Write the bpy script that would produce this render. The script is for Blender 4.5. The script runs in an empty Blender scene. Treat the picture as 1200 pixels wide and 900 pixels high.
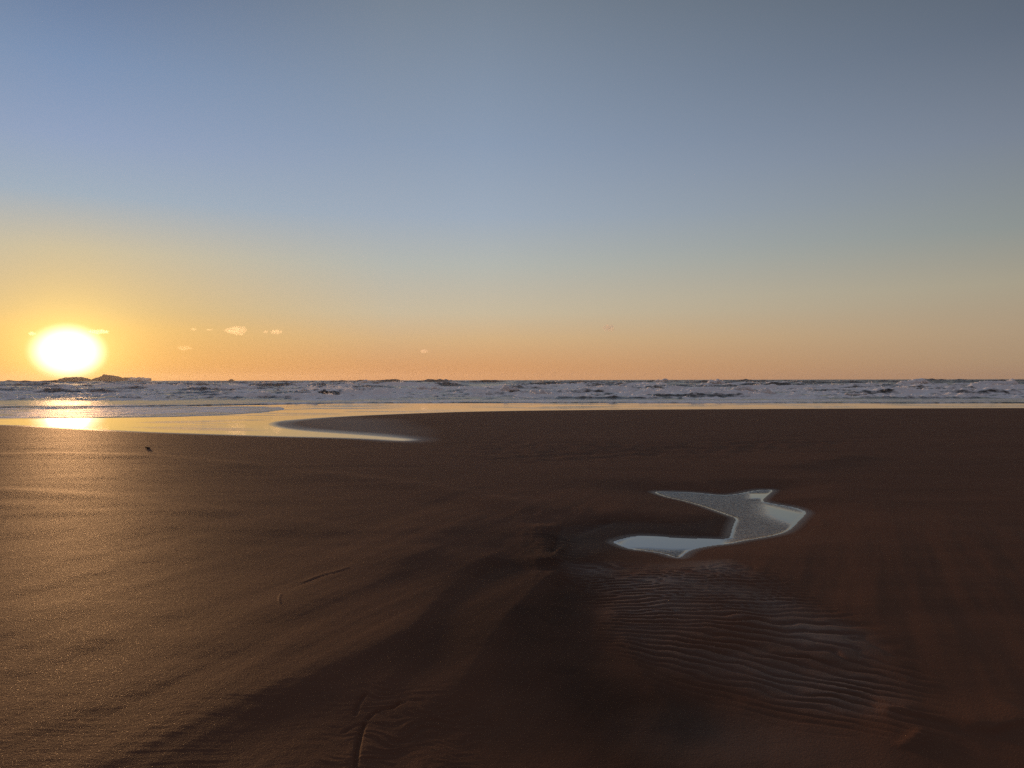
import bpy, math, random
import numpy as np

random.seed(7)
rng = np.random.default_rng(7)
scene = bpy.context.scene
col = scene.collection
R = math.radians

# ------------------------------------------------------------------ camera
CAM_H = 1.6
FOC = 900.0            # focal length in pixels of the 1200 px wide photograph
cam = bpy.data.cameras.new('camera')
cam.sensor_width = 36.0
cam.lens = 36.0 * FOC / 1200.0
cam.clip_start = 0.05
cam.clip_end = 90000.0
cam_ob = bpy.data.objects.new('camera', cam)
col.objects.link(cam_ob)
cam_ob.location = (0, 0, CAM_H)
PITCH = math.atan(4.7 / FOC)
ROLL = math.atan(2.1 / 1200)
from mathutils import Matrix
cam_ob.matrix_world = (Matrix.Translation((0, 0, CAM_H)) @ Matrix.Rotation(R(90) - PITCH, 4, 'X')
                       @ Matrix.Rotation(-ROLL, 4, 'Z'))
scene.camera = cam_ob


def horizon(px):
    return 446.35 - 2.1 * px / 1200.0


def gp(px, py, z=0.0):
    """Where the surveyed point (px, py) of the photograph lies on the level z."""
    d = (CAM_H - z) * FOC / max(0.02, py - horizon(px))
    return ((px - 600.0) * d / FOC, d)


def gps(pts, z=0.0):
    return np.array([gp(a, b, z) for a, b in pts])


# ------------------------------------------------------------------ numeric helpers
def _hash(ix, iy, seed):
    h = (ix.astype(np.int64) * 374761393 + iy.astype(np.int64) * 668265263 + seed * 974634777) & 0xFFFFFFFF
    h = ((h ^ (h >> 13)) * 1274126177) & 0xFFFFFFFF
    h = h ^ (h >> 16)
    return h.astype(np.float64) / 4294967295.0


def noise(x, y, seed=0):
    x0 = np.floor(x); y0 = np.floor(y)
    fx = x - x0; fy = y - y0
    sx = fx * fx * fx * (fx * (fx * 6 - 15) + 10)
    sy = fy * fy * fy * (fy * (fy * 6 - 15) + 10)

    def g(ix, iy, dx, dy):
        a = _hash(ix, iy, seed) * 2 * np.pi
        return np.cos(a) * dx + np.sin(a) * dy
    n00 = g(x0, y0, fx, fy); n10 = g(x0 + 1, y0, fx - 1, fy)
    n01 = g(x0, y0 + 1, fx, fy - 1); n11 = g(x0 + 1, y0 + 1, fx - 1, fy - 1)
    a = n00 + sx * (n10 - n00)
    b = n01 + sx * (n11 - n01)
    return (a + sy * (b - a)) * 1.5


def fbm(x, y, seed=0, octv=4, gain=0.5):
    s = 0; a = 1.0
    for k in range(octv):
        s = s + a * noise(x * 2 ** k + 17.3 * k, y * 2 ** k - 9.1 * k, seed + k)
        a *= gain
    return s


def ss(x, a, b):
    t = np.clip((x - a) / (b - a), 0, 1)
    return t * t * (3 - 2 * t)


def inside(poly, x, y):
    c = np.zeros(x.shape, bool)
    n = len(poly)
    for i in range(n):
        x1, y1 = poly[i]; x2, y2 = poly[(i + 1) % n]
        if y1 == y2:
            continue
        m = ((y1 > y) != (y2 > y)) & (x < (x2 - x1) * (y - y1) / (y2 - y1) + x1)
        c ^= m
    return c


def seg_dist(poly, x, y, closed):
    """distance, signed side (left of direction > 0) and running fraction along the line"""
    best = np.full(x.shape, 1e18); side = np.zeros(x.shape); frac = np.zeros(x.shape)
    n = len(poly)
    seg = [(poly[i], poly[(i + 1) % n]) for i in range(n if closed else n - 1)]
    L = np.array([math.hypot(b[0] - a[0], b[1] - a[1]) for a, b in seg])
    cum = np.concatenate([[0], np.cumsum(L)]); tot = cum[-1]
    for k, (a, b) in enumerate(seg):
        dx, dy = b[0] - a[0], b[1] - a[1]
        l2 = dx * dx + dy * dy + 1e-12
        t = np.clip(((x - a[0]) * dx + (y - a[1]) * dy) / l2, 0, 1)
        ex = x - a[0] - t * dx; ey = y - a[1] - t * dy
        d2 = ex * ex + ey * ey
        m = d2 < best
        best = np.where(m, d2, best)
        side = np.where(m, np.sign(dx * ey - dy * ex), side)
        frac = np.where(m, (cum[k] + t * L[k]) / tot, frac)
    return np.sqrt(best), side, frac


def sdist(poly, x, y):
    """signed distance to a closed outline: positive outside"""
    d = seg_dist(poly, x, y, True)[0]
    return np.where(inside(poly, x, y), -d, d)


def smooth_poly(P, it=2, closed=True):
    P = np.asarray(P, float)
    for _ in range(it):
        if closed:
            Q = np.roll(P, -1, 0)
            P = np.stack([0.75 * P + 0.25 * Q, 0.25 * P + 0.75 * Q], 1).reshape(-1, 2)
        else:
            a, b = P[:-1], P[1:]
            M = np.stack([0.75 * a + 0.25 * b, 0.25 * a + 0.75 * b], 1).reshape(-1, 2)
            P = np.concatenate([P[:1], M, P[-1:]])
    return P


# ------------------------------------------------------------------ mesh helpers
def tag(o, label=None, cat=None, group=None, kind=None):
    if label: o['label'] = label
    if cat: o['category'] = cat
    if group: o['group'] = group
    if kind: o['kind'] = kind
    return o


def make_mesh(name, V, F, mat, smooth=True, attrs=None, parent=None):
    """V (n,3), F (m,k) with k = 3 or 4"""
    me = bpy.data.meshes.new(name)
    V = np.ascontiguousarray(V, np.float32); F = np.ascontiguousarray(F, np.int32)
    me.vertices.add(len(V)); me.vertices.foreach_set('co', V.ravel())
    k = F.shape[1]
    me.loops.add(F.size); me.loops.foreach_set('vertex_index', F.ravel())
    me.polygons.add(len(F))
    me.polygons.foreach_set('loop_start', np.arange(0, F.size, k, dtype=np.int32))
    me.polygons.foreach_set('use_smooth', np.full(len(F), smooth))
    me.update(calc_edges=True)
    for an, av in (attrs or {}).items():
        a = me.attributes.new(an, 'FLOAT', 'POINT')
        a.data.foreach_set('value', np.ascontiguousarray(av, np.float32).ravel())
    me.validate()
    if mat: me.materials.append(mat)
    o = bpy.data.objects.new(name, me)
    col.objects.link(o)
    if parent: o.parent = parent
    return o


def grid_faces(n, m, wrap=False):
    i = np.arange(n - 1)[:, None]; j = np.arange(m if wrap else m - 1)[None, :]
    j2 = (j + 1) % m
    return np.stack([(i * m + j).ravel() if False else (i * m + j + 0 * i).ravel(),
                     (i * m + j2 + 0 * i).ravel(),
                     ((i + 1) * m + j2).ravel(),
                     ((i + 1) * m + j).ravel()], 1)


# ------------------------------------------------------------------ node helpers
class NT:
    def __init__(self, tree):
        self.t = tree; tree.nodes.clear()

    def n(self, typ, **kw):
        nd = self.t.nodes.new(typ)
        ins = kw.pop('ins', {})
        for k, v in kw.items(): setattr(nd, k, v)
        for k, v in ins.items():
            s = nd.inputs[k]
            if hasattr(v, 'is_linked') or isinstance(v, bpy.types.NodeSocket):
                self.t.links.new(v, s)
            else:
                s.default_value = v
        return nd

    def math(self, op, a, b=0.0, c=None, clamp=False):
        nd = self.t.nodes.new('ShaderNodeMath'); nd.operation = op; nd.use_clamp = clamp
        for k, v in enumerate([a, b] + ([c] if c is not None else [])):
            if isinstance(v, bpy.types.NodeSocket): self.t.links.new(v, nd.inputs[k])
            else: nd.inputs[k].default_value = v
        return nd.outputs[0]

    def mixc(self, f, a, b, blend='MIX'):
        nd = self.t.nodes.new('ShaderNodeMix'); nd.data_type = 'RGBA'; nd.blend_type = blend
        for k, v in ((0, f), (6, a), (7, b)):
            if isinstance(v, bpy.types.NodeSocket): self.t.links.new(v, nd.inputs[k])
            else:
                nd.inputs[k].default_value = v if k == 0 or len(v) == 4 else (*v, 1)
        return nd.outputs[2]

    def mapr(self, v, a, b, c, d, smooth=False):
        nd = self.t.nodes.new('ShaderNodeMapRange')
        if smooth: nd.interpolation_type = 'SMOOTHSTEP'
        self.t.links.new(v, nd.inputs[0])
        for k, x in zip((1, 2, 3, 4), (a, b, c, d)): nd.inputs[k].default_value = x
        return nd.outputs[0]

    def ramp(self, f, stops):
        nd = self.t.nodes.new('ShaderNodeValToRGB')
        self.t.links.new(f, nd.inputs[0])
        cr = nd.color_ramp; cr.interpolation = 'LINEAR'
        while len(cr.elements) < len(stops): cr.elements.new(0.5)
        for e, (p, c) in zip(cr.elements, stops):
            e.position = p; e.color = (*c, 1)
        return nd.outputs[0]

    def noise(self, vec, scale, detail=3, rough=0.5, dims='3D'):
        nd = self.t.nodes.new('ShaderNodeTexNoise'); nd.noise_dimensions = dims
        self.t.links.new(vec, nd.inputs['Vector'])
        nd.inputs['Scale'].default_value = scale; nd.inputs['Detail'].default_value = detail
        nd.inputs['Roughness'].default_value = rough
        return nd.outputs[0]

    def scaled(self, vec, s):
        nd = self.t.nodes.new('ShaderNodeMapping'); nd.vector_type = 'POINT'
        self.t.links.new(vec, nd.inputs[0]); nd.inputs['Scale'].default_value = s
        return nd.outputs[0]


def lin(*c):
    return tuple(((v / 255) / 12.92 if v / 255 <= 0.04045 else ((v / 255 + 0.055) / 1.055) ** 2.4) for v in c)


def new_mat(name):
    m = bpy.data.materials.new(name); m.use_nodes = True
    return m, NT(m.node_tree)


# ------------------------------------------------------------------ sun and sky
SUN_AZ = math.atan2(-520, 900)           # left of straight ahead
SUN_EL = math.atan(34 / math.hypot(520, 900))
S = (math.sin(SUN_AZ) * math.cos(SUN_EL), math.cos(SUN_AZ) * math.cos(SUN_EL), math.sin(SUN_EL))

sun = bpy.data.lights.new('sun', 'SUN')
sun.energy = 2.5
sun.angle = R(2.6)   # softened by the hazy aureole round the low sun
sun.color = (1.0, 0.53, 0.23)
sun_ob = bpy.data.objects.new('sun', sun); col.objects.link(sun_ob)
from mathutils import Vector
sun_ob.rotation_euler = Vector((-S[0], -S[1], -S[2])).to_track_quat('-Z', 'Y').to_euler()

world = bpy.data.worlds.new('World'); scene.world = world; world.use_nodes = True
w = NT(world.node_tree)
tc = w.n('ShaderNodeTexCoord').outputs['Generated']
sep = w.n('ShaderNodeSeparateXYZ', ins={0: tc})
X, Y, Z = sep.outputs
elev = w.math('MULTIPLY', w.math('ARCSINE', Z), 180 / math.pi)          # degrees
hl = w.math('MAXIMUM', w.math('SQRT', w.math('ADD', w.math('MULTIPLY', X, X), w.math('MULTIPLY', Y, Y))), 1e-4)
cosaz = w.math('DIVIDE', w.math('ADD', w.math('MULTIPLY', X, math.sin(SUN_AZ)), w.math('MULTIPLY', Y, math.cos(SUN_AZ))), hl)
az = w.math('MULTIPLY', w.math('ARCCOSINE', w.math('MINIMUM', w.math('MAXIMUM', cosaz, -1), 1)), 180 / math.pi)
e01 = w.math('DIVIDE', elev, 90.0, clamp=True)


def stops(lst):
    return [(e / 90.0, lin(*c)) for e, c in lst]


near = w.ramp(e01, stops([(0, (228, 160, 80)), (1.4, (232, 172, 88)), (3.4, (227, 182, 102)), (4.6, (212, 180, 118)), (8.5, (194, 184, 156)),
                          (12, (154, 172, 188)), (15.5, (141, 160, 190)), (20, (122, 145, 178)), (26.5, (94, 112, 142)),
                          (45, (114, 125, 144)), (90, (112, 119, 138))]))
mid = w.ramp(e01, stops([(0, (208, 147, 95)), (1.0, (210, 154, 103)), (3, (209, 174, 129)), (5, (198, 184, 157)), (8.5, (177, 181, 175)),
                         (12, (156, 170, 186)), (17, (138, 155, 178)), (21, (129, 145, 166)), (26.5, (116, 129, 145)),
                         (45, (118, 127, 142)), (90, (112, 119, 136))]))
away = w.ramp(e01, stops([(0, (166, 132, 106)), (1.2, (170, 143, 114)), (3, (173, 151, 124)), (6, (166, 158, 138)), (9.5, (140, 147, 145)),
                          (15, (120, 130, 145)), (21, (97, 108, 124)), (26.5, (82, 92, 104)),
                          (45, (100, 107, 120)), (90, (108, 115, 130))]))
fA = w.mapr(az, 1.0, 21.0, 0, 1)
fB = w.mapr(az, 28.0, 64.0, 0, 1)
skyc = w.mixc(fB, w.mixc(fA, near, mid), away)
skyc = w.mixc(1.0, skyc, w.n('ShaderNodeCombineColor', ins={0: w.mapr(az, 64.0, 150.0, 1, 1.12), 1: w.mapr(az, 64.0, 150.0, 1, 0.84), 2: w.mapr(az, 64.0, 150.0, 1, 0.80)}).outputs[0], 'MULTIPLY')
# glare around the low sun: white heart, yellow halo (a real, direction-fixed part of the sky)
dAz = w.math('MULTIPLY', az, 0.80)
dEl = w.math('SUBTRACT', elev, SUN_EL * 180 / math.pi)
rr = w.math('SQRT', w.math('ADD', w.math('MULTIPLY', dAz, dAz), w.math('MULTIPLY', dEl, dEl)))
core = w.mapr(rr, 0.7, 2.0, 1, 0, True)
halo = w.math('MULTIPLY', w.math('EXPONENT', w.math('DIVIDE', rr, -1.8)), 1.15)
wide = w.math('MULTIPLY', w.math('EXPONENT', w.math('DIVIDE', rr, -4.0)), 0.08)
core_c = w.mixc(core, (0, 0, 0), (1.7, 1.5, 1.25))
halo_c = w.mixc(1.0, (0, 0, 0), w.n('ShaderNodeCombineColor', ins={0: w.math('MULTIPLY', halo, 1.0), 1: w.math('MULTIPLY', halo, 0.72), 2: w.math('MULTIPLY', halo, 0.20)}).outputs[0])
wide_c = w.n('ShaderNodeCombineColor', ins={0: w.math('MULTIPLY', wide, 1.0), 1: w.math('MULTIPLY', wide, 0.72), 2: w.math('MULTIPLY', wide, 0.30)}).outputs[0]
tot = w.mixc(1.0, w.mixc(1.0, w.mixc(1.0, skyc, core_c, 'ADD'), halo_c, 'ADD'), wide_c, 'ADD')
bg1 = w.n('ShaderNodeBackground', ins={0: tot, 1: 1.0})
nish = w.n('ShaderNodeTexSky')
nish.sky_type = 'NISHITA'; nish.sun_disc = False
nish.sun_elevation = SUN_EL; nish.sun_rotation = SUN_AZ
nish.altitude = 5; nish.dust_density = 2.0; nish.ozone_density = 1.5
bg2 = w.n('ShaderNodeBackground', ins={0: nish.outputs[0], 1: 0.003})
add = w.n('ShaderNodeAddShader', ins={0: bg1.outputs[0], 1: bg2.outputs[0]})
w.n('ShaderNodeOutputWorld', ins={0: add.outputs[0]})

# ------------------------------------------------------------------ materials
def sand_material():
    m, t = new_mat('sand')
    pos = t.n('ShaderNodeNewGeometry').outputs['Position']
    wet = t.n('ShaderNodeAttribute', attribute_name='wet').outputs['Fac']
    streak = t.noise(t.scaled(pos, (0.5, 0.9, 1)), 1.0, 6, 0.65)
    blot = t.noise(pos, 2.3, 4, 0.6)
    grain = t.noise(pos, 260, 2, 0.6)
    c = t.mixc(t.mapr(streak, 0.3, 0.7, 0, 1), (0.114, 0.053, 0.031), (0.142, 0.067, 0.040))
    c = t.mixc(t.mapr(blot, 0.35, 0.7, 0, 0.35), c, (0.084, 0.042, 0.027))
    c = t.mixc(t.mapr(grain, 0.45, 0.75, 0, 0.6), c, (0.20, 0.10, 0.055))
    c = t.mixc(t.math('MULTIPLY', wet, 0.65), c, (0.038, 0.026, 0.020))
    darken = t.n('ShaderNodeAttribute', attribute_name='darken').outputs['Fac']
    c = t.mixc(t.math('MULTIPLY', darken, 0.75), c, (0.036, 0.020, 0.014))  # mixes in a darker base colour only, gloss stays unchanged
    glint = t.mapr(t.noise(pos, 300, 1, 0.5), 0.68, 0.74, 0, 1)
    rough = t.math('SUBTRACT', t.mapr(wet, 0.1, 1, 0.70, 0.16), t.math('MULTIPLY', glint, t.mapr(wet, 0, 0.5, 0.26, 0)))
    spec = t.math('ADD', t.mapr(wet, 0.1, 1, 0.025, 0.5), t.math('MULTIPLY', glint, 0.06))
    grit = t.noise(pos, 95, 3, 0.65)
    fine = t.noise(pos, 34, 4, 0.65)
    mid_n = t.noise(t.scaled(pos, (7, 11, 1)), 1.0, 3, 0.6)
    hgt = t.math('ADD', t.math('MULTIPLY', grit, 0.0030), t.math('MULTIPLY', fine, 0.0022))
    hgt = t.math('ADD', hgt, t.math('MULTIPLY', mid_n, 0.0012))
    st = t.mapr(wet, 0.2, 1, 1.0, 0.10)
    bump = t.n('ShaderNodeBump', ins={'Height': hgt, 'Strength': st, 'Distance': 1.0})
    b = t.n('ShaderNodeBsdfPrincipled', ins={'Base Color': c, 'Roughness': rough, 'Normal': bump.outputs[0], 'IOR': 1.45, 'Specular IOR Level': spec, 'Specular Tint': (1.0, 0.66, 0.42, 1)})
    t.n('ShaderNodeOutputMaterial', ins={0: b.outputs[0]})
    return m


def calm_water_material():
    m, t = new_mat('calm_water')
    pos = t.n('ShaderNodeNewGeometry').outputs['Position']
    rip = t.n('ShaderNodeAttribute', attribute_name='ripple').outputs['Fac']
    n1 = t.noise(t.scaled(pos, (10, 34, 1)), 1.0, 3, 0.6)
    n2 = t.noise(t.scaled(pos, (0.5, 1.5, 1)), 1.0, 2, 0.5)
    h = t.math('MULTIPLY', n1, t.math('MULTIPLY', rip, 0.020))
    h = t.math('ADD', h, t.math('MULTIPLY', n2, 0.0012))
    bump = t.n('ShaderNodeBump', ins={'Height': h, 'Strength': 1.0, 'Distance': 1.0})
    b = t.n('ShaderNodeBsdfPrincipled', ins={'Base Color': (0.05, 0.045, 0.04, 1), 'Roughness': 0.04, 'IOR': 2.7, 'Normal': bump.outputs[0]})
    t.n('ShaderNodeOutputMaterial', ins={0: b.outputs[0]})
    return m


def sea_material():
    m, t = new_mat('sea_water')
    pos = t.n('ShaderNodeNewGeometry').outputs['Position']
    foam = t.n('ShaderNodeAttribute', attribute_name='foam').outputs['Fac']
    f1 = t.noise(t.scaled(pos, (0.12, 0.16, 0.6)), 1.0, 6, 0.68)
    f2 = t.noise(t.scaled(pos, (1.6, 0.7, 1.6)), 1.0, 4, 0.65)
    pat = t.math('ADD', t.math('MULTIPLY', f1, 0.65), t.math('MULTIPLY', f2, 0.35))
    pat = t.math('MULTIPLY_ADD', pat, 2.4, -0.70)
    edge = t.math('ADD', t.math('MULTIPLY', foam, 1.0), t.math('SUBTRACT', pat, 1.0))
    mask = t.mapr(edge, -0.16, 0.16, 0, 1, True)
    c1 = t.noise(t.scaled(pos, (0.7, 0.35, 0.7)), 1.0, 4, 0.6)
    c2 = t.noise(t.scaled(pos, (4, 3, 4)), 1.0, 3, 0.6)
    h = t.math('ADD', t.math('MULTIPLY', c1, 0.40), t.math('MULTIPLY', c2, 0.03))
    h = t.math('ADD', h, t.math('MULTIPLY', t.math('MULTIPLY', f2, mask), 0.17))
    bump = t.n('ShaderNodeBump', ins={'Height': h, 'Strength': 0.8, 'Distance': 1.0})
    wat = t.n('ShaderNodeBsdfPrincipled', ins={'Base Color': (0.026, 0.019, 0.014, 1), 'Roughness': 0.22, 'IOR': 1.33, 'Specular IOR Level': 0.3, 'Normal': bump.outputs[0]})
    fo = t.n('ShaderNodeBsdfPrincipled', ins={'Base Color': (0.93, 0.90, 0.88, 1), 'Roughness': 0.55, 'Specular IOR Level': 0.3, 'Normal': bump.outputs[0]})
    mx = t.n('ShaderNodeMixShader', ins={0: mask, 1: wat.outputs[0], 2: fo.outputs[0]})
    t.n('ShaderNodeOutputMaterial', ins={0: mx.outputs[0]})
    return m


def foam_material():
    m, t = new_mat('wave_foam')
    pos = t.n('ShaderNodeNewGeometry').outputs['Position']
    n1 = t.noise(pos, 2.2, 5, 0.65)
    c = t.mixc(t.mapr(n1, 0.35, 0.62, 0, 1), (0.80, 0.78, 0.78), (0.94, 0.92, 0.90))
    bump = t.n('ShaderNodeBump', ins={'Height': t.noise(pos, 3.0, 5, 0.7), 'Strength': 0.8, 'Distance': 0.25})
    b = t.n('ShaderNodeBsdfPrincipled', ins={'Base Color': c, 'Roughness': 0.7, 'Normal': bump.outputs[0]})
    t.n('ShaderNodeOutputMaterial', ins={0: b.outputs[0]})
    return m


def rock_material():
    m, t = new_mat('sea_rock')
    pos = t.n('ShaderNodeNewGeometry').outputs['Position']
    n1 = t.noise(pos, 0.35, 6, 0.65)
    c = t.mixc(n1, (0.06, 0.05, 0.04), (0.14, 0.12, 0.10))
    bump = t.n('ShaderNodeBump', ins={'Height': n1, 'Strength': 0.7, 'Distance': 1.5})
    b = t.n('ShaderNodeBsdfPrincipled', ins={'Base Color': c, 'Roughness': 0.85, 'Normal': bump.outputs[0]})
    t.n('ShaderNodeOutputMaterial', ins={0: b.outputs[0]})
    return m


def cloud_material(dens):
    m, t = new_mat('cloud_vapour')
    pos = t.n('ShaderNodeNewGeometry').outputs['Position']
    v = t.n('ShaderNodeVolumePrincipled', ins={'Color': (0.97, 0.95, 0.92, 1), 'Density': dens, 'Anisotropy': 0.7})
    t.n('ShaderNodeOutputMaterial', ins={1: v.outputs[0]})
    return m


def drift_material():
    m, t = new_mat('drift_wood')
    pos = t.n('ShaderNodeNewGeometry').outputs['Position']
    n1 = t.noise(t.scaled(pos, (20, 120, 120)), 1.0, 4, 0.6)
    c = t.mixc(n1, (0.012, 0.009, 0.008), (0.035, 0.026, 0.02))
    b = t.n('ShaderNodeBsdfPrincipled', ins={'Base Color': c, 'Roughness': 0.7})
    t.n('ShaderNodeOutputMaterial', ins={0: b.outputs[0]})
    return m


M_sand, M_calm, M_sea, M_foam, M_rock, M_drift = sand_material(), calm_water_material(), sea_material(), foam_material(), rock_material(), drift_material()

# ------------------------------------------------------------------ outlines of water on the beach
ZW = -0.030           # level of the runnel behind the foreground sand
ZP = -0.055           # level of the tide pool

runnel = [(-2600, 482), (-900, 487), (-300, 494), (0, 497), (75, 500.5), (160, 505.5), (250, 508.5), (340, 511.3), (400, 512.5), (440, 514.0), (478, 516.5),
          (470, 514.2), (440, 511.6), (400, 508.6), (350, 505), (322, 501), (312, 497), (322, 493.5), (350, 491), (400, 487.8),
          (480, 484.3), (560, 481.8), (700, 480.0), (900, 479.0), (1200, 477.9), (1700, 477.3), (3400, 475)]
runnel_w = gps(runnel, ZW)
runnel_poly = np.concatenate([smooth_poly(runnel_w, 2, False), [(6000, 30000), (-6000, 30000)]])

pool_px = [(340, 73), (400, 71), (560, 77), (690, 92), (770, 85), (850, 68), (900, 62), (968, 63), (942, 85), (898, 121), (960, 135),
           (1080, 155), (1143, 180), (1115, 208), (1080, 245), (1040, 280), (990, 297), (900, 315), (820, 327), (740, 345),
           (640, 355), (560, 370), (510, 390), (482, 420), (430, 413), (380, 395), (300, 382), (220, 375), (160, 355), (116, 335),
           (170, 318), (240, 302), (330, 302), (450, 313), (600, 317), (728, 321), (738, 290), (748, 250), (768, 212), (720, 195),
           (650, 170), (580, 145), (500, 122), (400, 100), (342, 80)]
pool_poly = smooth_poly(gps([(690 + a / 4.444, 560 + b / 4.444) for a, b in pool_px], ZP), 1)

# ------------------------------------------------------------------ the beach
def line_feature(x, y, px_pts, wl, wr, amp, z=0.0, power=2.0, taper=0.18, it=1):
    """a crest (amp>0) or groove (amp<0) along a surveyed line; wl / wr: half widths left and right of it"""
    P = smooth_poly(gps(px_pts, z), it, False)
    pad = 4 * max(wl, wr)
    m = (x > P[:, 0].min() - pad) & (x < P[:, 0].max() + pad) & (y > P[:, 1].min() - pad) & (y < P[:, 1].max() + pad)
    out = np.zeros_like(x)
    if not m.any(): return out
    d, s, f = seg_dist(P, x[m], y[m], False)
    wd = np.where(s > 0, wl, wr)
    t = ss(f, 0, taper) * ss(1 - f, 0, taper)
    out[m] = amp * np.exp(-(d / wd) ** power) * t
    return out


def blob(x, y, px, py, rx, ry, rot=0.0):
    cx, cy = gp(px, py)
    c, s = math.cos(rot), math.sin(rot)
    u = (x - cx) * c + (y - cy) * s
    v = -(x - cx) * s + (y - cy) * c
    return np.exp(-(u / rx) ** 2 - (v / ry) ** 2)


def area_mask(x, y, px_pts, soft):
    P = gps(px_pts)
    out = np.zeros_like(x)
    m = (x > P[:, 0].min() - 3 * soft) & (x < P[:, 0].max() + 3 * soft) & (y > P[:, 1].min() - 3 * soft) & (y < P[:, 1].max() + 3 * soft)
    if m.any():
        out[m] = ss(-sdist(P, x[m], y[m]), -soft, soft)
    return out


def beach(x, y):
    r = np.hypot(x, y)
    wet = np.zeros_like(x); darken = np.zeros_like(x)
    nearf = 1 - ss(r, 25, 60)
    # broad undulations, longer along the shore
    ca, sa = math.cos(R(24)), math.sin(R(24))
    du = x * ca - y * sa; dv = x * sa + y * ca            # across / along the way the ebb drained
    rel = 0.013 * noise(x / 5.0 + 3, y / 4.0, 11) + 0.004 * noise(x / 1.9, y / 1.6 + 5, 12) * nearf
    rel += 0.0018 * noise(x / 1.1, y / 0.6, 13) * nearf
    fore = (1 - ss(r, 6, 14)) * (0.28 + 0.72 * ss(x, -2.6, -0.4))
    rel += fore * (0.016 * noise(du / 0.75, dv / 3.2, 17) + 0.0055 * noise(du / 0.26 + 4, dv / 1.6, 18) + 0.0012 * noise(du / 0.09, dv / 0.8, 19))
    # faint tide-combed lines running along the shore
    wob = 0.5 * noise(x / 2.5, y / 2.5, 14)
    rel += 0.0005 * nearf * noise(x / 0.9, (y + wob * 0.3) / 0.10, 15) * (1 - ss(r, 7, 14))
    rel += 0.003 * nearf * noise(x / 3.0 + 9, (y + wob) / 0.5, 16)
    # --- named forms
    # long low ridge from the middle distance down towards the lower left, steeper on its right
    rel += line_feature(x, y, [(600, 590), (520, 625), (450, 668), (405, 715), (350, 790), (290, 870), (230, 960)], 0.45, 0.75, 0.026, taper=0.3)
    # the hollow draining from the pool
    rel += line_feature(x, y, [(760, 600), (690, 622), (650, 655), (640, 700), (690, 765), (760, 830), (840, 900), (900, 960)], 0.65, 0.65, -0.042, taper=0.12)
    rel += line_feature(x, y, [(700, 640), (640, 672), (590, 720), (540, 800), (500, 880)], 0.12, 0.30, 0.024)
    rel += line_feature(x, y, [(650, 660), (632, 700), (625, 750), (640, 820)], 0.10, 0.22, 0.022)
    rel += line_feature(x, y, [(590, 640), (520, 690), (470, 750), (430, 830)], 0.12, 0.30, 0.018)
    rel += line_feature(x, y, [(720, 700), (730, 760), (780, 830), (850, 880)], 0.10, 0.25, 0.014)
    # right hand swell
    rel += 0.02 * blob(x, y, 1120, 640, 2.2, 1.8)
    rel += line_feature(x, y, [(1010, 534), (960, 543), (905, 551)], 0.4, 0.9, 0.03)
    # scarp and small slumps left of the pool
    rel += line_feature(x, y, [(648, 612), (655, 628), (648, 650), (640, 668)], 0.10, 0.35, 0.045)
    rel += line_feature(x, y, [(658, 616), (650, 640), (645, 652)], 0.035, 0.03, -0.03)
    rel += line_feature(x, y, [(668, 622), (662, 640), (655, 650)], 0.03, 0.05, 0.02)
    rel += line_feature(x, y, [(720, 608), (690, 618), (664, 630)], 0.05, 0.12, -0.04)
    # slump at the right end of the pool
    rel += line_feature(x, y, [(946, 598), (958, 602), (964, 616)], 0.05, 0.10, 0.03)
    rel += line_feature(x, y, [(948, 606), (944, 616)], 0.03, 0.03, -0.03)
    # swash lines
    rel += line_feature(x, y, [(330, 552), (420, 560), (500, 571), (600, 590), (660, 606)], 0.25, 0.5, 0.022)
    rel += line_feature(x, y, [(-60, 574), (60, 578), (180, 592), (300, 604)], 0.2, 0.4, 0.008)
    rel += line_feature(x, y, [(-60, 590), (60, 596), (160, 608), (230, 612)], 0.2, 0.3, 0.003)
    rel += line_feature(x, y, [(-60, 533), (120, 532), (240, 540), (330, 552)], 0.3, 0.6, 0.020)
    rel += line_feature(x, y, [(300, 606), (360, 615), (430, 628)], 0.2, 0.25, 0.006)
    # cut rill at the bottom and its branches
    rl = 0
    rl += line_feature(x, y, [(412, 925), (417, 890), (421, 868), (427, 850)], 0.012, 0.009, -0.024, taper=0.05, it=0)
    rl += line_feature(x, y, [(427, 850), (440, 838), (462, 834), (470, 826)], 0.010, 0.010, -0.016, taper=0.1)
    rl += line_feature(x, y, [(414, 845), (418, 832), (428, 818)], 0.012, 0.010, -0.018, taper=0.1)
    rl += line_feature(x, y, [(455, 838), (468, 828), (500, 826)], 0.010, 0.010, -0.008, taper=0.2)
    rl += line_feature(x, y, [(398, 866), (410, 858), (424, 852)], 0.010, 0.010, -0.010, taper=0.2)
    rel += 0.5 * rl
    # small trail
    rel += line_feature(x, y, [(414, 669), (398, 675), (378, 679), (350, 690), (338, 696)], 0.009, 0.009, -0.0045, taper=0.3)
    rel += line_feature(x, y, [(414, 667), (398, 673), (378, 677), (350, 688)], 0.02, 0.02, 0.003, taper=0.15)
    rel += line_feature(x, y, [(329, 700), (326, 706), (327, 714)], 0.007, 0.007, 0.003, taper=0.15)
    # lower right scarps
    rel += line_feature(x, y, [(1020, 830), (1070, 838), (1120, 850), (1150, 866)], 0.16, 0.03, 0.008)
    rel += line_feature(x, y, [(1150, 864), (1180, 852), (1230, 845)], 0.20, 0.03, 0.012)
    rel += line_feature(x, y, [(1052, 882), (1070, 872), (1084, 858)], 0.03, 0.05, 0.007)
    rel += line_feature(x, y, [(1030, 840), (1050, 835), (1070, 836)], 0.03, 0.06, 0.005)
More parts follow.
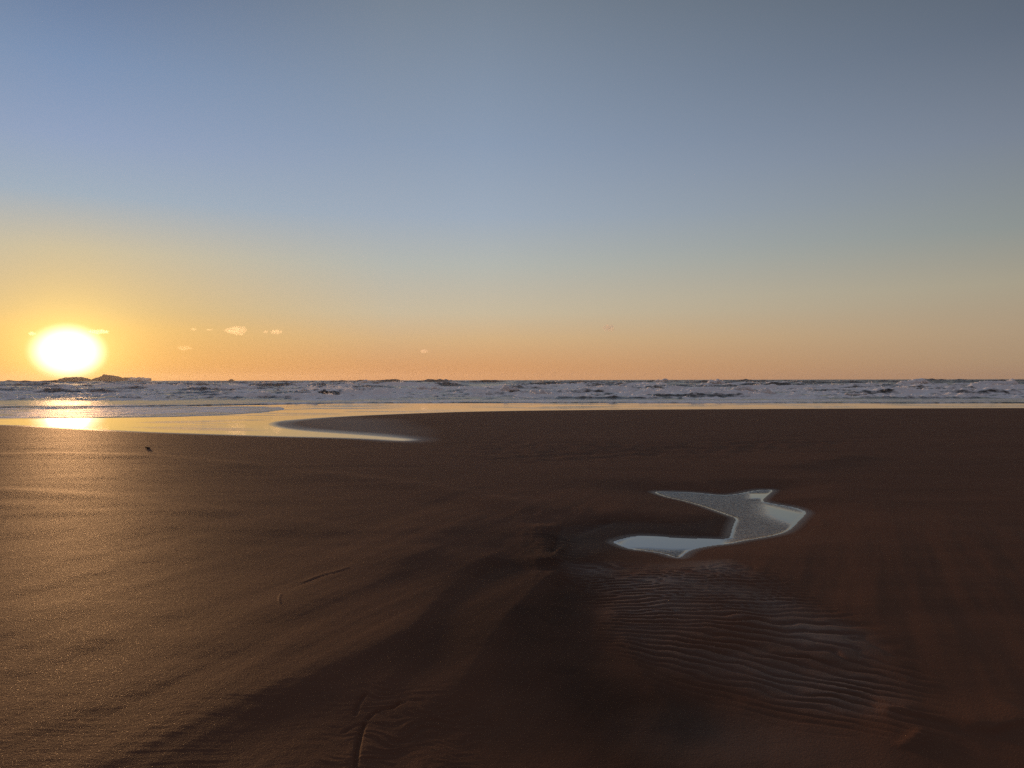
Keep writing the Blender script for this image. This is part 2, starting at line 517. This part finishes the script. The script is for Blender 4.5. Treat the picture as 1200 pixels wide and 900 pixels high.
    # --- current ripples below the pool
    A = area_mask(x, y, [(665, 660), (720, 655), (850, 655), (930, 690), (1010, 745), (1060, 805), (1055, 850), (985, 845), (880, 815), (790, 788), (715, 730)], 0.30)
    A = A * (0.72 + 0.28 * ss(fbm(x / 0.7, y / 0.5, 36, 2), -0.35, 0.25))
    m = A > 0.003
    if m.any():
        xx, yy = x[m], y[m]
        # crest direction swings from along-shore to running down to the right
        swing = ss(-(yy - (5.15 - 0.15 * xx)), -0.5, 0.8)
        ang = -0.02 - 0.62 * swing
        cx, cy = 1.1, 4.9
        ph = (-(xx - cx) * np.sin(ang) + (yy - cy) * np.cos(ang))
        ph = ph + 0.038 * noise(xx / 0.34, yy / 0.25, 31) + 0.022 * noise(xx / 0.15, yy / 0.12, 32)
        lam = 0.084
        u = (ph / lam) % 1.0
        prof = 1 - np.exp(-((u - 0.5) / np.where(u < 0.5, 0.10, 0.22)) ** 2)      # broad tops, narrow troughs with the steep side to the shore
        amp = 0.021 * (0.45 + 0.55 * ss(noise(xx / 0.55, yy / 0.4, 33), -0.4, 0.4))
        rel[m] += A[m] * amp * (prof - 0.5)
        wet[m] = np.maximum(wet[m], 0.46 * A[m] * (0.55 + 0.45 * ss(noise(xx / 0.8, yy / 0.6, 37), -0.4, 0.4)))
    # ripples in the mouth of the runnel and between the two arms of the pool
    B = area_mask(x, y, [(440, 512), (520, 511), (640, 517), (760, 519), (900, 516), (1000, 518), (940, 528), (760, 536), (620, 543), (540, 530)], 1.2)
    rel += B * (0.016 * noise(x / 0.35, y / 0.30, 41) + 0.016 * noise(x / 0.9, y / 0.55, 42) - 0.012)
    wet = np.maximum(wet, 0.10 * B)
    C = area_mask(x, y, [(640, 618), (700, 606), (800, 610), (860, 596), (850, 632), (760, 630), (700, 650), (650, 660)], 0.35)
    G = area_mask(x, y, [(618, 600), (690, 596), (690, 640), (660, 680), (620, 680)], 0.35)
    rel += G * (0.008 * noise(x / 0.16, y / 0.55, 51) + 0.004 * noise(x / 0.06, y / 0.16, 52))
    rel += C * 0.011 * np.sin((y + 0.05 * noise(x / 0.4, y / 0.3, 43)) * 2 * np.pi / 0.13) * (0.6 + 0.6 * noise(x / 0.7, y / 0.4, 44))
    wet = np.maximum(wet, 0.17 * C)
    darken = np.maximum(darken, 0.7 * C)
    D = area_mask(x, y, [(-200, 800), (150, 815), (330, 795), (520, 805), (600, 850), (620, 960), (-200, 960)], 0.35)
    combs = noise(x / 0.35, (y - 0.12 * x + 0.06 * noise(x / 0.5, y / 0.5, 45)) / 0.024, 46)
    rel += D * 0.0005 * combs
    E = area_mask(x, y, [(395, 820), (440, 805), (520, 815), (560, 850), (540, 920), (380, 930)], 0.15)
    rel += E * 0.003 * noise(x / 0.14, (y + 0.1 * noise(x / 0.2, y / 0.2, 47)) / 0.030, 48)
    hollow_dark = line_feature(x, y, [(700, 615), (655, 650), (640, 690), (660, 740), (720, 800), (800, 870), (880, 960)], 0.5, 0.75, 1.0, taper=0.08)  # darker sand colour along the hollow below the pool
    hollow_dark = hollow_dark * (0.75 + 0.4 * fbm(x / 0.8, y / 0.8, 49, 4))
    hollow_dark = np.maximum(hollow_dark, 0.7 * line_feature(x, y, [(720, 640), (640, 665), (590, 710), (540, 760), (480, 830)], 0.25, 0.45, 1.0, taper=0.25))  # and along a second diagonal line beside it
    darken = np.maximum(darken, np.clip(hollow_dark, 0, 1))
    wet = np.maximum(wet, 0.25 * np.clip(blob(x, y, 770, 730, 0.4, 0.7, 0.3), 0, 1))
    wet = np.maximum(wet, 0.28 * np.clip(blob(x, y, 880, 870, 0.7, 0.5, -0.3), 0, 1))
    # --- runnel and sea bed
    sd = np.full_like(x, 50.0)
    m = r > 12
    sd[m] = sdist(runnel_poly, x[m], y[m])
    up = 1 - np.exp(-np.maximum(sd, 0) / 3.0)
    zs = ZW + (0.0 - ZW) * up * 1.0 + rel * ss(sd, 0.2, 5.0) + 0.012 * ss(sd, 0, 6)
    fl = ZW + 0.0030 * np.minimum(sd, 0) * 1.0
    fl = ZW - np.minimum(0.020 * -np.minimum(sd, 0), 0.10) - np.minimum(np.maximum(r - 60, 0) * 0.02, 6.0)
    z = np.where(sd > 0, zs, fl)
    wet = np.maximum(wet, 1 - ss(sd, 0.0, 0.8))
    # spit between the two water arms keeps a wet sheen
    spit = area_mask(x, y, [(300, 490), (420, 488), (470, 492), (500, 505), (490, 518), (430, 512), (340, 506)], 2.0)
    wet = np.maximum(wet, 0.34 * spit)
    wet = np.maximum(wet, spit * (1 - ss(sd, 0.0, 1.8)))
    # --- the pool
    m = (x > -1) & (x < 6) & (y > 4.5) & (y < 14)
    sp = sdist(pool_poly, x[m], y[m])
    ow = np.exp(-(np.maximum(sp, 0) / 0.8) ** 2) * (1 - ss(sp, 0.5, 1.25))
    bank = ZP + 0.028 * (1 - np.exp(-np.maximum(sp, 0) / 0.28)) + np.maximum(sp, 0) * 0.012
    zin = ZP - np.minimum(0.10 * -np.minimum(sp, 0), 0.05)
    zz = z[m]
    zout = np.maximum(zz * (1 - ow) + (bank + 0.35 * (zz - noise(x[m], y[m], 1) * 0) * ss(sp, 0.1, 0.9)) * ow, ZP + 0.004 + 0.02 * np.minimum(np.maximum(sp, 0), 0.1))
    zout = np.where(sp > 1.3, zz, zout)
    z[m] = np.where(sp > 0, zout, zin)
    wet[m] = np.maximum(wet[m], 0.55 * (1 - ss(sp, 0.0, 0.16)))
    return z, wet, darken


def build_beach():
    inv = np.linspace(1 / 1.5, 1 / 20.0, 820)
    rad = np.concatenate([np.geomspace(0.25, 1.45, 12), 1 / inv, np.geomspace(20.3, 95, 330), np.geomspace(97, 40000, 40)])
    fan = np.linspace(-R(46), R(46), 1300)
    rest = np.linspace(R(46), 2 * np.pi - R(46), 70)[1:-1]
    th = np.concatenate([fan, rest])
    rr_, tt = np.meshgrid(rad, th, indexing='ij')
    x = (rr_ * np.sin(tt)).ravel(); y = (rr_ * np.cos(tt)).ravel()
    z, wet, darken = beach(x, y)
    V = np.stack([x, y, z], 1)
    F = grid_faces(len(rad), len(th), True)
    F = F[:, ::-1]
    # close the little hole under the tripod point
    o = make_mesh('sand_beach', V, F, M_sand, True, {'wet': wet, 'darken': darken})
    return o


sand = build_beach()
tag(sand, 'dark brown rippled wet sand beach stretching to the sea', kind='structure')


# ------------------------------------------------------------------ calm water: runnel and tide pool
def build_runnel():
    rad = np.geomspace(17, 75, 260)
    th = np.linspace(-R(75), R(60), 620)
    rr_, tt = np.meshgrid(rad, th, indexing='ij')
    x = (rr_ * np.sin(tt)).ravel(); y = (rr_ * np.cos(tt)).ravel()
    sd = sdist(runnel_poly, x, y)
    rip = 0.30 * ss(fbm(x / 7, y / 1.4, 51, 3), 0.05, 0.6) * ss(-sd, 0.3, 2)
    F = grid_faces(len(rad), len(th))
    keep = (sd[F] < 0.8).any(1)
    F = F[keep][:, ::-1]
    used = np.unique(F); idx = np.full(len(x), -1); idx[used] = np.arange(len(used))
    V = np.stack([x, y, np.full_like(x, ZW)], 1)[used]
    return make_mesh('shallow_water', V, idx[F], M_calm, True, {'ripple': rip[used]})


tag(build_runnel(), 'still film of sea water on the flat sand mirroring the sky', kind='structure')


def build_pool():
    lo = pool_poly.min(0) - 0.1; hi = pool_poly.max(0) + 0.1
    nx, ny = 260, 360
    gx, gy = np.meshgrid(np.linspace(lo[0], hi[0], nx), np.linspace(lo[1], hi[1], ny), indexing='ij')
    x, y = gx.ravel(), gy.ravel()
    sd = sdist(pool_poly, x, y)
    calm = np.zeros_like(x)

    def pp(a, b): return (690 + a / 4.444, 560 + b / 4.444)
    calm = np.maximum(calm, area_mask(x, y, [pp(870, 120), pp(900, 105), pp(1180, 165), pp(1100, 240), pp(1000, 215), pp(930, 190), pp(880, 165)], 0.22))
    calm = np.maximum(calm, area_mask(x, y, [pp(90, 345), pp(160, 290), pp(240, 270), pp(735, 285), pp(745, 335), pp(560, 352), pp(420, 352), pp(300, 345), pp(180, 345)], 0.12))
    calm = np.maximum(calm, area_mask(x, y, [pp(820, 60), pp(980, 60), pp(930, 88), pp(820, 90)], 0.10))
    rip = (1 - calm) * ss(-sd, 0.02, 0.075)
    F = grid_faces(nx, ny)
    keep = (sd[F] < 0.06).any(1)
    F = F[keep][:, ::-1]
    used = np.unique(F); idx = np.full(len(x), -1); idx[used] = np.arange(len(used))
    V = np.stack([x, y, np.full_like(x, ZP)], 1)[used]
    return make_mesh('tide_pool', V, idx[F][:, ::-1], M_calm, True, {'ripple': rip[used]})


tag(build_pool(), 'small silvery tide pool lying in a hollow of the sand', kind='structure')

# ------------------------------------------------------------------ the sea
sea_edge_px = [(-2600, 468.5), (-900, 471), (-200, 477.6), (0, 477.4), (110, 476.9), (210, 475.6), (300, 474.0), (400, 472.4), (480, 471.9), (600, 471.9), (760, 472.0), (900, 472.1),
               (1050, 472.1), (1200, 472.2), (1700, 471.0), (3400, 470)]
sea_edge = gps(sea_edge_px, ZW)
swash_px = [(-2600, 474), (-900, 483), (-300, 490), (0, 490.3), (75, 490.2), (200, 488.8), (260, 486.5), (300, 484.2), (325, 481.6), (336, 479.4), (326, 477.6),
            (250, 477.2), (150, 477.8), (60, 479.2), (0, 479.2), (-300, 478), (-900, 474), (-2600, 470)]
swash_poly = smooth_poly(gps(swash_px, ZW), 1)

WAVES = []   # (distance, height, width, lateral scale, seed, foaminess)
for k, (D, H, W_, L) in enumerate([(58.5, .13, 0.9, 60), (63, .22, 1.4, 18), (69, .46, 2.0, 14), (78, .58, 2.4, 12), (88, .60, 2.6, 14), (101, .66, 3.0, 14), (116, .70, 3.2, 16),
                                   (135, .75, 3.6, 18), (160, 0.85, 4.2, 22), (190, 1.0, 5, 26), (228, 1.05, 5.5, 30), (280, 1.1, 6, 36), (345, 1.1, 7, 46), (430, 1.1, 8, 60)]):
    WAVES.append((D, H, W_, L, 60 + k))


def wave_line(wv, x):
    """where a wave's crest runs, how much of it stands up, and where it has broken"""
    D, H, W_, L, sd = wv
    L = L * 0.9
    o = x * 0
    yc = D * (1 + 0.030 * noise(x / (L * 2.2), o + sd, sd) + 0.010 * noise(x / (L * .4), o + 3, sd + 200))
    a = ss(noise(x / L, o + 0.37 * sd, sd + 100), -0.3, 0.45)
    a = a * (0.8 + 0.30 * noise(x / (L * 0.12), o + 1.5, sd + 300) + 0.15 * noise(x / (L * 0.04), o + 2.5, sd + 500))
    br = ss(noise(x / (L * 0.8) + 7, o + sd, sd + 400), -0.25, 0.25)
    return yc, a, br * (D < 215)


def sea_height(x, y):
    r = np.hypot(x, y)
    z = np.zeros_like(x); foam = np.zeros_like(x)
    z += 0.05 * fbm(x / 3.5, y / 1.6, 80, 3) * ss(y, 56, 75)
    z += 0.14 * noise(x / 14, y / 6, 84) * ss(y, 70, 160)
    z += (0.15 * fbm(x / 30, y / 11, 86, 2) + 0.30 * noise(x / 12, y / 5.5, 88)) * ss(y, 170, 300)
    z += 0.95 * (1 - np.minimum(np.abs(noise(x / 34, y / 8 + 0.4 * noise(x / 15, y / 30, 89), 87)) * 2.2, 1)) ** 1.5 * ss(y, 235, 330)
    for wv in WAVES:
        D, H, W_, L, sd = wv
        yc, a, br = wave_line(wv, x)
        u = (y - yc) / W_
        prof = np.where(u < 0, np.exp(-(u / 0.38) ** 2), np.exp(-(u / 1.25) ** 2))
        z += H * a * prof
        foam = np.maximum(foam, br * ss(u, -5.0, -0.6) * (1 - ss(u, 0.05, 0.55)) * 0.95)
        foam = np.maximum(foam, (D < 215) * ss(a, 0.35, 0.8) * np.exp(-((u - 0.1) / 0.25) ** 2) * 0.95)
    zone = ss(y, 57, 64) * (1 - ss(y, 150, 270))
    foam = np.maximum(foam, zone * (0.43 + 0.55 * fbm(x / 34, y / 7, 90, 4)))
    foam = np.maximum(foam, 0.42 * (1 - ss(y, 150, 260))) * ss(y, 56.0, 58)
    z += ss(foam, 0.3, 0.7) * ss(y, 58, 66) * (0.20 * fbm(x / 1.3, y / 1.0, 92, 3) + 0.10 * np.abs(noise(x / 2.6, y / 1.8, 95)))
    side = 0.82 + 0.18 * ss(x / np.maximum(y, 1), -0.45, -0.05)
    return z, foam * side


def build_sea():
    rad = np.concatenate([np.linspace(46, 62, 90), np.geomspace(62.2, 480, 520), np.geomspace(482, 3000, 560), np.geomspace(4200, 60000, 40)])
    th = np.concatenate([np.linspace(-R(85), -R(45), 90)[:-1], np.linspace(-R(45), R(45), 1350), np.linspace(R(45), R(85), 90)[1:]])
    # rows follow the shore: spacing by y at the centre
    rr_, tt = np.meshgrid(rad, th, indexing='ij')
    cs = np.maximum(np.cos(tt), 0.55)
    x = (rr_ * np.tan(np.clip(tt, -R(70), R(70)))).ravel() ; y = rr_.ravel() * np.ones_like(x)
    z, foam = sea_height(x, y)
    ye = np.interp(x, sea_edge[:, 0], sea_edge[:, 1]) + 0.5 * noise(x / 5, x * 0, 97) + 0.15 * noise(x / 1.2, x * 0, 98)
    k = y - ye
    z = z * ss(k, 0, 6) + ZW + 0.055 * ss(k, -0.15, 0.25) - 0.16 * (1 - ss(k, -0.5, -0.1)) + 0.02 * ss(k, 0, 8)
    foam = np.where(k < 3, np.maximum(foam * ss(k, 0, 3), 0.55), foam)
    V = np.stack([x, y, z], 1)
    F = grid_faces(len(rad), len(th))[:, ::-1]
    kk = k[F]
    F = F[(kk > -0.8).any(1)]
    used = np.unique(F); idx = np.full(len(x), -1); idx[used] = np.arange(len(used))
    return make_mesh('sea', V[used], idx[F], M_sea, True, {'foam': foam[used]})


tag(build_sea(), 'rough surf streaked with foam reaching to the horizon', kind='structure')


def build_swash():
    rad = np.geomspace(30, 60, 160)
    th = np.linspace(-R(70), -R(10), 500)
    rr_, tt = np.meshgrid(rad, th, indexing='ij')
    y = rr_.ravel(); x = (rr_ * np.tan(tt)).ravel()
    sd = sdist(swash_poly, x, y)
    z = ZW + 0.004 + 0.016 * ss(-sd, 0, 0.5) + 0.006 * noise(x / 0.8, y / 0.5, 99)
    top = seg_dist(gps(swash_px[9:], ZW), x, y, False)[0]
    z += 0.05 * np.exp(-(top / 0.5) ** 2) * (sd < 0.1)
    foam = 0.54 + 0.10 * noise(x / 5, y / 2, 101) + 0.2 * np.exp(-(top / 0.8) ** 2)
    z = np.where(sd > 0, ZW - 0.02, z)
    F = grid_faces(len(rad), len(th))[:, ::-1]
    F = F[(sd[F] < 0.0).any(1)]
    used = np.unique(F); idx = np.full(len(x), -1); idx[used] = np.arange(len(used))
    V = np.stack([x, y, z], 1)
    return make_mesh('swash', V[used], idx[F], M_sea, True, {'foam': foam[used]})


tag(build_swash(), 'thin lavender sheet of swash running over the flat sand at left', kind='structure')


# ------------------------------------------------------------------ single breakers
def lump_mesh(nu, nv, fn):
    u = np.linspace(0, 2 * np.pi, nu, endpoint=False); v = np.linspace(0.02, np.pi - 0.02, nv)
    vv, uu = np.meshgrid(v, u, indexing='ij')
    X_, Y_, Z_ = fn(uu.ravel(), vv.ravel())
    F = grid_faces(nv, nu, True)[:, ::-1]
    return np.stack([X_, Y_, Z_], 1), F


def breaker(px, base_py, width_px, height_px, label, seed, lean=0.3, lumps=3):
    """a rolling heap of white water at a real place and size on the sea"""
    cx, cy = gp(px, base_py, ZW)
    a = width_px * cy / FOC / 2
    h = 1.3 * height_px * cy / FOC
    dep = max(0.9 * h, 0.35 * a if a < 3 else 1.2)

    def fn(u, v):
        sx = np.cos(v)                       # along the crest
        ry = np.sin(v) * np.cos(u); rz = np.sin(v) * np.sin(u)
        env = np.sin(v) ** 0.35
        crest = 0.62 + 0.30 * noise(sx * lumps * 0.5 + seed, sx * 0 + seed * 1.7, 300 + seed) * 2 + 0.12 * noise(sx * lumps * 1.7, sx * 0, 310 + seed)
        hh = h * np.clip(crest, 0.25, 1.15)
        x = a * sx; y = dep * ry * (0.8 + 0.2 * env); z = hh * np.maximum(rz, -0.3)
        fro = 0.10 * h * (noise(x / (0.30 * h) + seed, (y + 2.3 * z) / (0.30 * h), 320 + seed) + 0.6 * noise(x / (0.12 * h), (y - 1.9 * z) / (0.12 * h), 330 + seed))
        y = y - lean * np.maximum(z, 0) + fro
        z = z + 0.8 * fro * (rz > 0)
        return x, y, z
    V, F = lump_mesh(72, 110, fn)
    o = make_mesh('breaking_wave', V, F, M_foam)
    gx = np.array([cx - 0.5 * a, cx, cx + 0.5 * a] * 2); gy = np.array([cy] * 3 + [cy - 1.5] * 3)
    o.location = (cx, cy, ZW + 0.05 * h + 0.7 * float(sea_height(gx, gy)[0].max()))
    tag(o, label, 'wave', 'white breakers in the surf')
    return o


breaker(880, 462.5, 58, 8.5, 'large white breaker with two rounded foam heads, right of centre in the surf', 1, lumps=4)
breaker(838, 451.5, 26, 6.5, 'small pointed white breaker against the dark sea just left of the large rounded breaker', 2)
breaker(1072, 452.5, 44, 8.0, 'white breaker topping the horizon between two dark wave faces at right', 3)
breaker(1165, 455, 62, 9.5, 'broad white breaker at the right edge of the surf', 4, lumps=5)
breaker(632, 464, 46, 6.0, 'low white breaker in the nearer surf near the middle of the beach', 5, lumps=5)
breaker(776, 449.5, 22, 3.5, 'tiny white cap far out above the bright strip, near the middle', 6)
breaker(431, 450.5, 30, 4.5, 'distant pale wave crest throwing spray, left of the middle', 7)
breaker(595, 462, 26, 5.0, 'rounded greyish wave head between the low breaker and the dark wave at left', 8)
breaker(1003, 464.5, 26, 5.0, 'short white breaker in the nearer surf right of the large rounded one', 9)
breaker(1125, 466, 66, 4.0, 'long thin line of lit foam in the nearer surf at right', 10, lumps=8)
breaker(1060, 462.0, 40, 5.0, 'low rolling foam heap between the horizon breaker and the thin lit foam line', 12, lumps=5)
breaker(500, 457.5, 40, 4.5, 'long low pale breaker left of the middle, beyond the rounded wave head', 13, lumps=5)
breaker(700, 456.0, 36, 4.0, 'pale foam crest halfway between the low breaker and the pointed breaker', 14, lumps=4)
breaker(944, 458.5, 22, 3.0, 'small foam crest just right of the large rounded breaker', 11)

# ------------------------------------------------------------------ flung spray along the crests
def build_spray():
    m, t = new_mat('spray_drops')
    d = t.n('ShaderNodeBsdfDiffuse', ins={0: (0.92, 0.92, 0.92, 1)})
    tr = t.n('ShaderNodeBsdfTranslucent', ins={0: (0.95, 0.95, 0.95, 1)})
    mx = t.n('ShaderNodeMixShader', ins={0: 0.6, 1: d.outputs[0], 2: tr.outputs[0]})
    t.n('ShaderNodeOutputMaterial', ins={0: mx.outputs[0]})
    P = []
    for wv in WAVES[1:12]:
        D, H, W_, L, sd = wv
        n = 60000
        x = rng.uniform(-0.85 * D, 0.85 * D, n)
        yc, a, br = wave_line(wv, x)
        clump = ss(noise(x / (0.022 * D), x * 0 + sd * 1.3, sd + 600), 0.12, 0.5)
        ok = rng.random(n) < 0.9 * np.clip(a, 0, 1.2) ** 1.5 * (0.25 + 0.75 * br) * clump
        x = x[ok]; yc = yc[ok]
        y = yc + rng.normal(0, 0.10 * W_, len(x))
        z = sea_height(x, y)[0] + ZW + rng.exponential(0.10 * H + 0.03, len(x)) - 0.02
        P.append(np.stack([x, y, z, np.full_like(x, 0.012 + 0.00030 * D)], 1))
    P = np.concatenate(P)
    n = len(P)
    ax = rng.normal(size=(n, 3)); ax /= np.linalg.norm(ax, axis=1, keepdims=True)
    bx = np.cross(ax, rng.normal(size=(n, 3))); bx /= np.linalg.norm(bx, axis=1, keepdims=True)
    r_ = P[:, 3:4] * rng.uniform(0.5, 1.5, (n, 1))
    c = P[:, :3]
    V = np.stack([c + ax * r_, c + bx * r_, c - ax * r_ * 0.8, c - bx * r_ * 1.2], 1).reshape(-1, 3)
    return make_mesh('sea_spray', V, np.arange(n * 4).reshape(-1, 4), m, False)


tag(build_spray(), 'spray flung up along the wave crests', kind='stuff')

# ------------------------------------------------------------------ rocks out at sea
def islet(name, dist, prof_px, base_off, depth, label, cat, seed):
    """prof_px: surveyed skyline (px, py); becomes a rock of its own distance, width, height and depth"""
    P = np.array(prof_px, float)
    xs = (P[:, 0] - 600) * dist / FOC
    hs = CAM_H + 1.25 * (np.array([horizon(p) for p in P[:, 0]]) - P[:, 1]) * dist / FOC
    n, mth = 160, 40
    sx = np.linspace(xs[0], xs[-1], n)
    hh = np.interp(sx, xs, hs) + 1.0
    t = np.linspace(-1, 1, mth)
    gx, gt = np.meshgrid(sx, t, indexing='ij')
    span = (gx - xs[0]) / (xs[-1] - xs[0])
    dd = depth * (0.35 + 0.65 * np.sqrt(np.clip(4 * span * (1 - span), 0, 1)))
    gy = gt * dd
    sc = abs(xs[-1] - xs[0]) / 14
    rough = fbm(gx / sc, gy / sc, seed, 5, 0.55)
    shape = np.clip(1 - np.abs(gt) ** 2.2, 0, 1) ** 0.7
    gz = hh[:, None] * shape * (1 + 0.28 * rough * (0.2 + np.abs(gt))) - 1.0 + 0.05 * hh[:, None] * np.abs(rough) * (1 - np.abs(gt))
    x0 = (xs[0] + xs[-1]) / 2
    V = np.stack([(gx - x0).ravel(), gy.ravel(), gz.ravel()], 1)
    o = make_mesh(name, V, grid_faces(n, mth), M_rock, False)
    o.location = (x0, dist, ZW)
    tag(o, label, cat)
    return o


def z2(a, b): return (a / 6.667, 420 + b / 6.667)


islet('rocky_islet', 900, [z2(395, 200), z2(425, 185), z2(455, 172), z2(480, 165), z2(520, 158), z2(555, 154), z2(620, 152), z2(650, 158), z2(680, 165), z2(730, 177), z2(760, 190)],
      0, 22, 'low rounded rocky islet on the horizon directly below the setting sun', 'rock', 400)
islet('rocky_islet', 960, [z2(715, 190), z2(735, 174), z2(755, 168), z2(762, 155), z2(800, 153), z2(818, 150), z2(830, 137), z2(850, 141), z2(870, 145), z2(905, 150), z2(940, 158), z2(1000, 156),
                           z2(1040, 158), z2(1100, 160), z2(1140, 172), z2(1165, 186)],
      0, 26, 'jagged rocky islet with a pointed top on the horizon right of the sun', 'rock', 420)
islet('sea_rock', 700, [(264, 447), (268, 446), (270, 444.9), (272, 444.8), (274, 446), (280, 447)], 0, 4, 'tiny dark rock breaking the horizon right of the islets', 'rock', 440)

# spray bursting on the second islet
sx_, sy_ = (162 - 600) * 930 / FOC, 930
def spray_fn(u, v):
    x = np.cos(v) * 11.5; y = 4 * np.sin(v) * np.cos(u); z = 3.6 * np.sin(v) * np.sin(u)
    k = 1 + 0.55 * fbm(x / 4, (z + y * .7) / 4, 450, 4)
    return x * k, y * k, np.maximum(z * k, -1)
V_, F_ = lump_mesh(64, 64, spray_fn)
spray = make_mesh('sea_spray', V_, F_, M_foam)
spray.location = (sx_, sy_, 2.0)
tag(spray, 'burst of spray thrown up at the right end of the jagged islet', 'spray')

# ------------------------------------------------------------------ scrap of driftwood on the sand
dx, dy = gp(172.5, 525.6, 0.0)
dz = float(beach(np.array([dx, dx]), np.array([dy, dy]))[0][0])
root = bpy.data.objects.new('driftwood', None); col.objects.link(root)
root.location = (dx, dy, dz - 0.004)
root.scale = (0.72, 0.72, 0.72)
tag(root, 'small dark scrap of driftwood with an upright stub, alone on the smooth sand at left', 'driftwood')
def wood_fn(u, v):
    s = np.cos(v)
    rad_ = (0.028 + 0.010 * s) * np.sin(v) ** 0.5 * (1 + 0.25 * noise(s * 4, u * 0 + 2, 460) + 0.15 * np.cos(3 * u))
    return 0.075 * s, rad_ * np.cos(u), 0.030 + rad_ * np.sin(u) + 0.012 * s * -1
V_, F_ = lump_mesh(20, 26, wood_fn)
make_mesh('log', V_, F_, M_drift, parent=root)
def stub_fn(u, v):
    s = (1 - np.cos(v)) / 2
    rad_ = 0.011 * (1.1 - 0.6 * s) * np.sin(v) ** 0.4
    return -0.058 - 0.022 * s + rad_ * np.cos(u), rad_ * np.sin(u), 0.035 + 0.055 * s
V_, F_ = lump_mesh(12, 16, stub_fn)
make_mesh('branch_stub', V_, F_, M_drift, parent=root)

# ------------------------------------------------------------------ clouds
def cloud(dist, x0, x1, y0, y1, label, seed, dens, skew=0.0, group='small sunset clouds'):
    """a loose heap of vapour at its own distance"""
    cx = ((x0 + x1) / 2 - 600) * dist / FOC
    cz = CAM_H + (horizon((x0 + x1) / 2) - (y0 + y1) / 2) * dist / FOC
    a = (x1 - x0) / 2 * dist / FOC; h = (y1 - y0) / 2 * dist / FOC
    r_ = random.Random(seed)

    def fn(u, v):
        s = np.cos(v)
        e = np.sin(v) ** 0.9
        prof = (0.55 + 0.45 * (s * skew + 1) / 2 * 2 * (0.7)) 
        x = a * s; y = a * 0.6 * e * np.cos(u); z = h * e * np.sin(u) * prof
        k = 1 + 0.55 * fbm(x / (0.35 * a) + seed, z / (0.5 * h) + 0.8 * y / a, 500 + seed, 4, 0.6)
        return x * (1 + 0.12 * (k - 1)), y * k, z * k
    V, F = lump_mesh(72, 72, fn)
    o = make_mesh('cloud', V, F, cloud_material(dens))
    o.location = (cx, dist, cz)
    tag(o, label, 'cloud', group)
    return o


CD = 15000
cloud(CD, 263, 289, 382.5, 392.5, 'largest small puffy cloud, fish shaped, to the right of the sun', 1, 0.0009, 0.9)
cloud(CD, 317, 331, 386.0, 391.5, 'flat little cloud to the right of the fish shaped cloud', 2, 0.0016, -0.3)
cloud(CD, 308.5, 314.5, 387.2, 390.5, 'tiny wisp just left of the flat little cloud', 3, 0.003)
cloud(CD, 208, 225, 405.5, 410.5, 'faint lens shaped cloud low in the orange glow right of the sun', 4, 0.0006)
cloud(CD, 223, 231, 384.6, 387.4, 'thin faint wisp left of the fish shaped cloud', 5, 0.0015)
cloud(CD, 241, 250, 385.2, 387.6, 'faint flat wisp close to the left of the fish shaped cloud', 6, 0.0012)
cloud(CD, 706, 720, 379.5, 389, 'pale triangular cloud alone in the sky right of centre', 7, 0.007, 0.7)
cloud(CD, 493, 502, 409, 414, 'tiny domed cloud alone low over the middle horizon', 8, 0.006)
cloud(CD, 34, 42, 388.5, 393.5, 'small bright cloud at the upper left rim of the sun', 9, 0.006)
cloud(CD, 104, 127, 386, 391.5, 'bright flat cloud at the upper right rim of the sun', 10, 0.003)

# ------------------------------------------------------------------ sea air
def build_haze():
    m, t = new_mat('sea_air')
    v = t.n('ShaderNodeVolumePrincipled', ins={'Color': (0.96, 0.94, 0.92, 1), 'Density': 0.00015, 'Anisotropy': 0.5})
    t.n('ShaderNodeOutputMaterial', ins={1: v.outputs[0]})
    x0, x1, y0, y1, z0, z1 = -2500.0, 2500.0, -300.0, 2200.0, -20.0, 16.0
    V = np.array([(x, y, z) for z in (z0, z1) for y in (y0, y1) for x in (x0, x1)])
    F = np.array([(0, 2, 3, 1), (4, 5, 7, 6), (0, 1, 5, 4), (2, 6, 7, 3), (0, 4, 6, 2), (1, 3, 7, 5)])
    return tag(make_mesh('haze', V, F, m, False), 'thin golden sea haze over the surf', kind='stuff')


build_haze()

# ------------------------------------------------------------------ render settings
vs = scene.view_settings
scene.display_settings.display_device = 'sRGB'
vs.view_transform = 'Standard'; vs.look = 'None'; vs.exposure = 0.0; vs.gamma = 1.0; vs.use_curve_mapping = False
scene.cycles.max_bounces = 6
scene.cycles.volume_bounces = 2
scene.cycles.use_denoising = False
scene.cycles.use_adaptive_sampling = False
scene.cycles.sample_clamp_direct = 4.0
scene.cycles.sample_clamp_indirect = 3.0
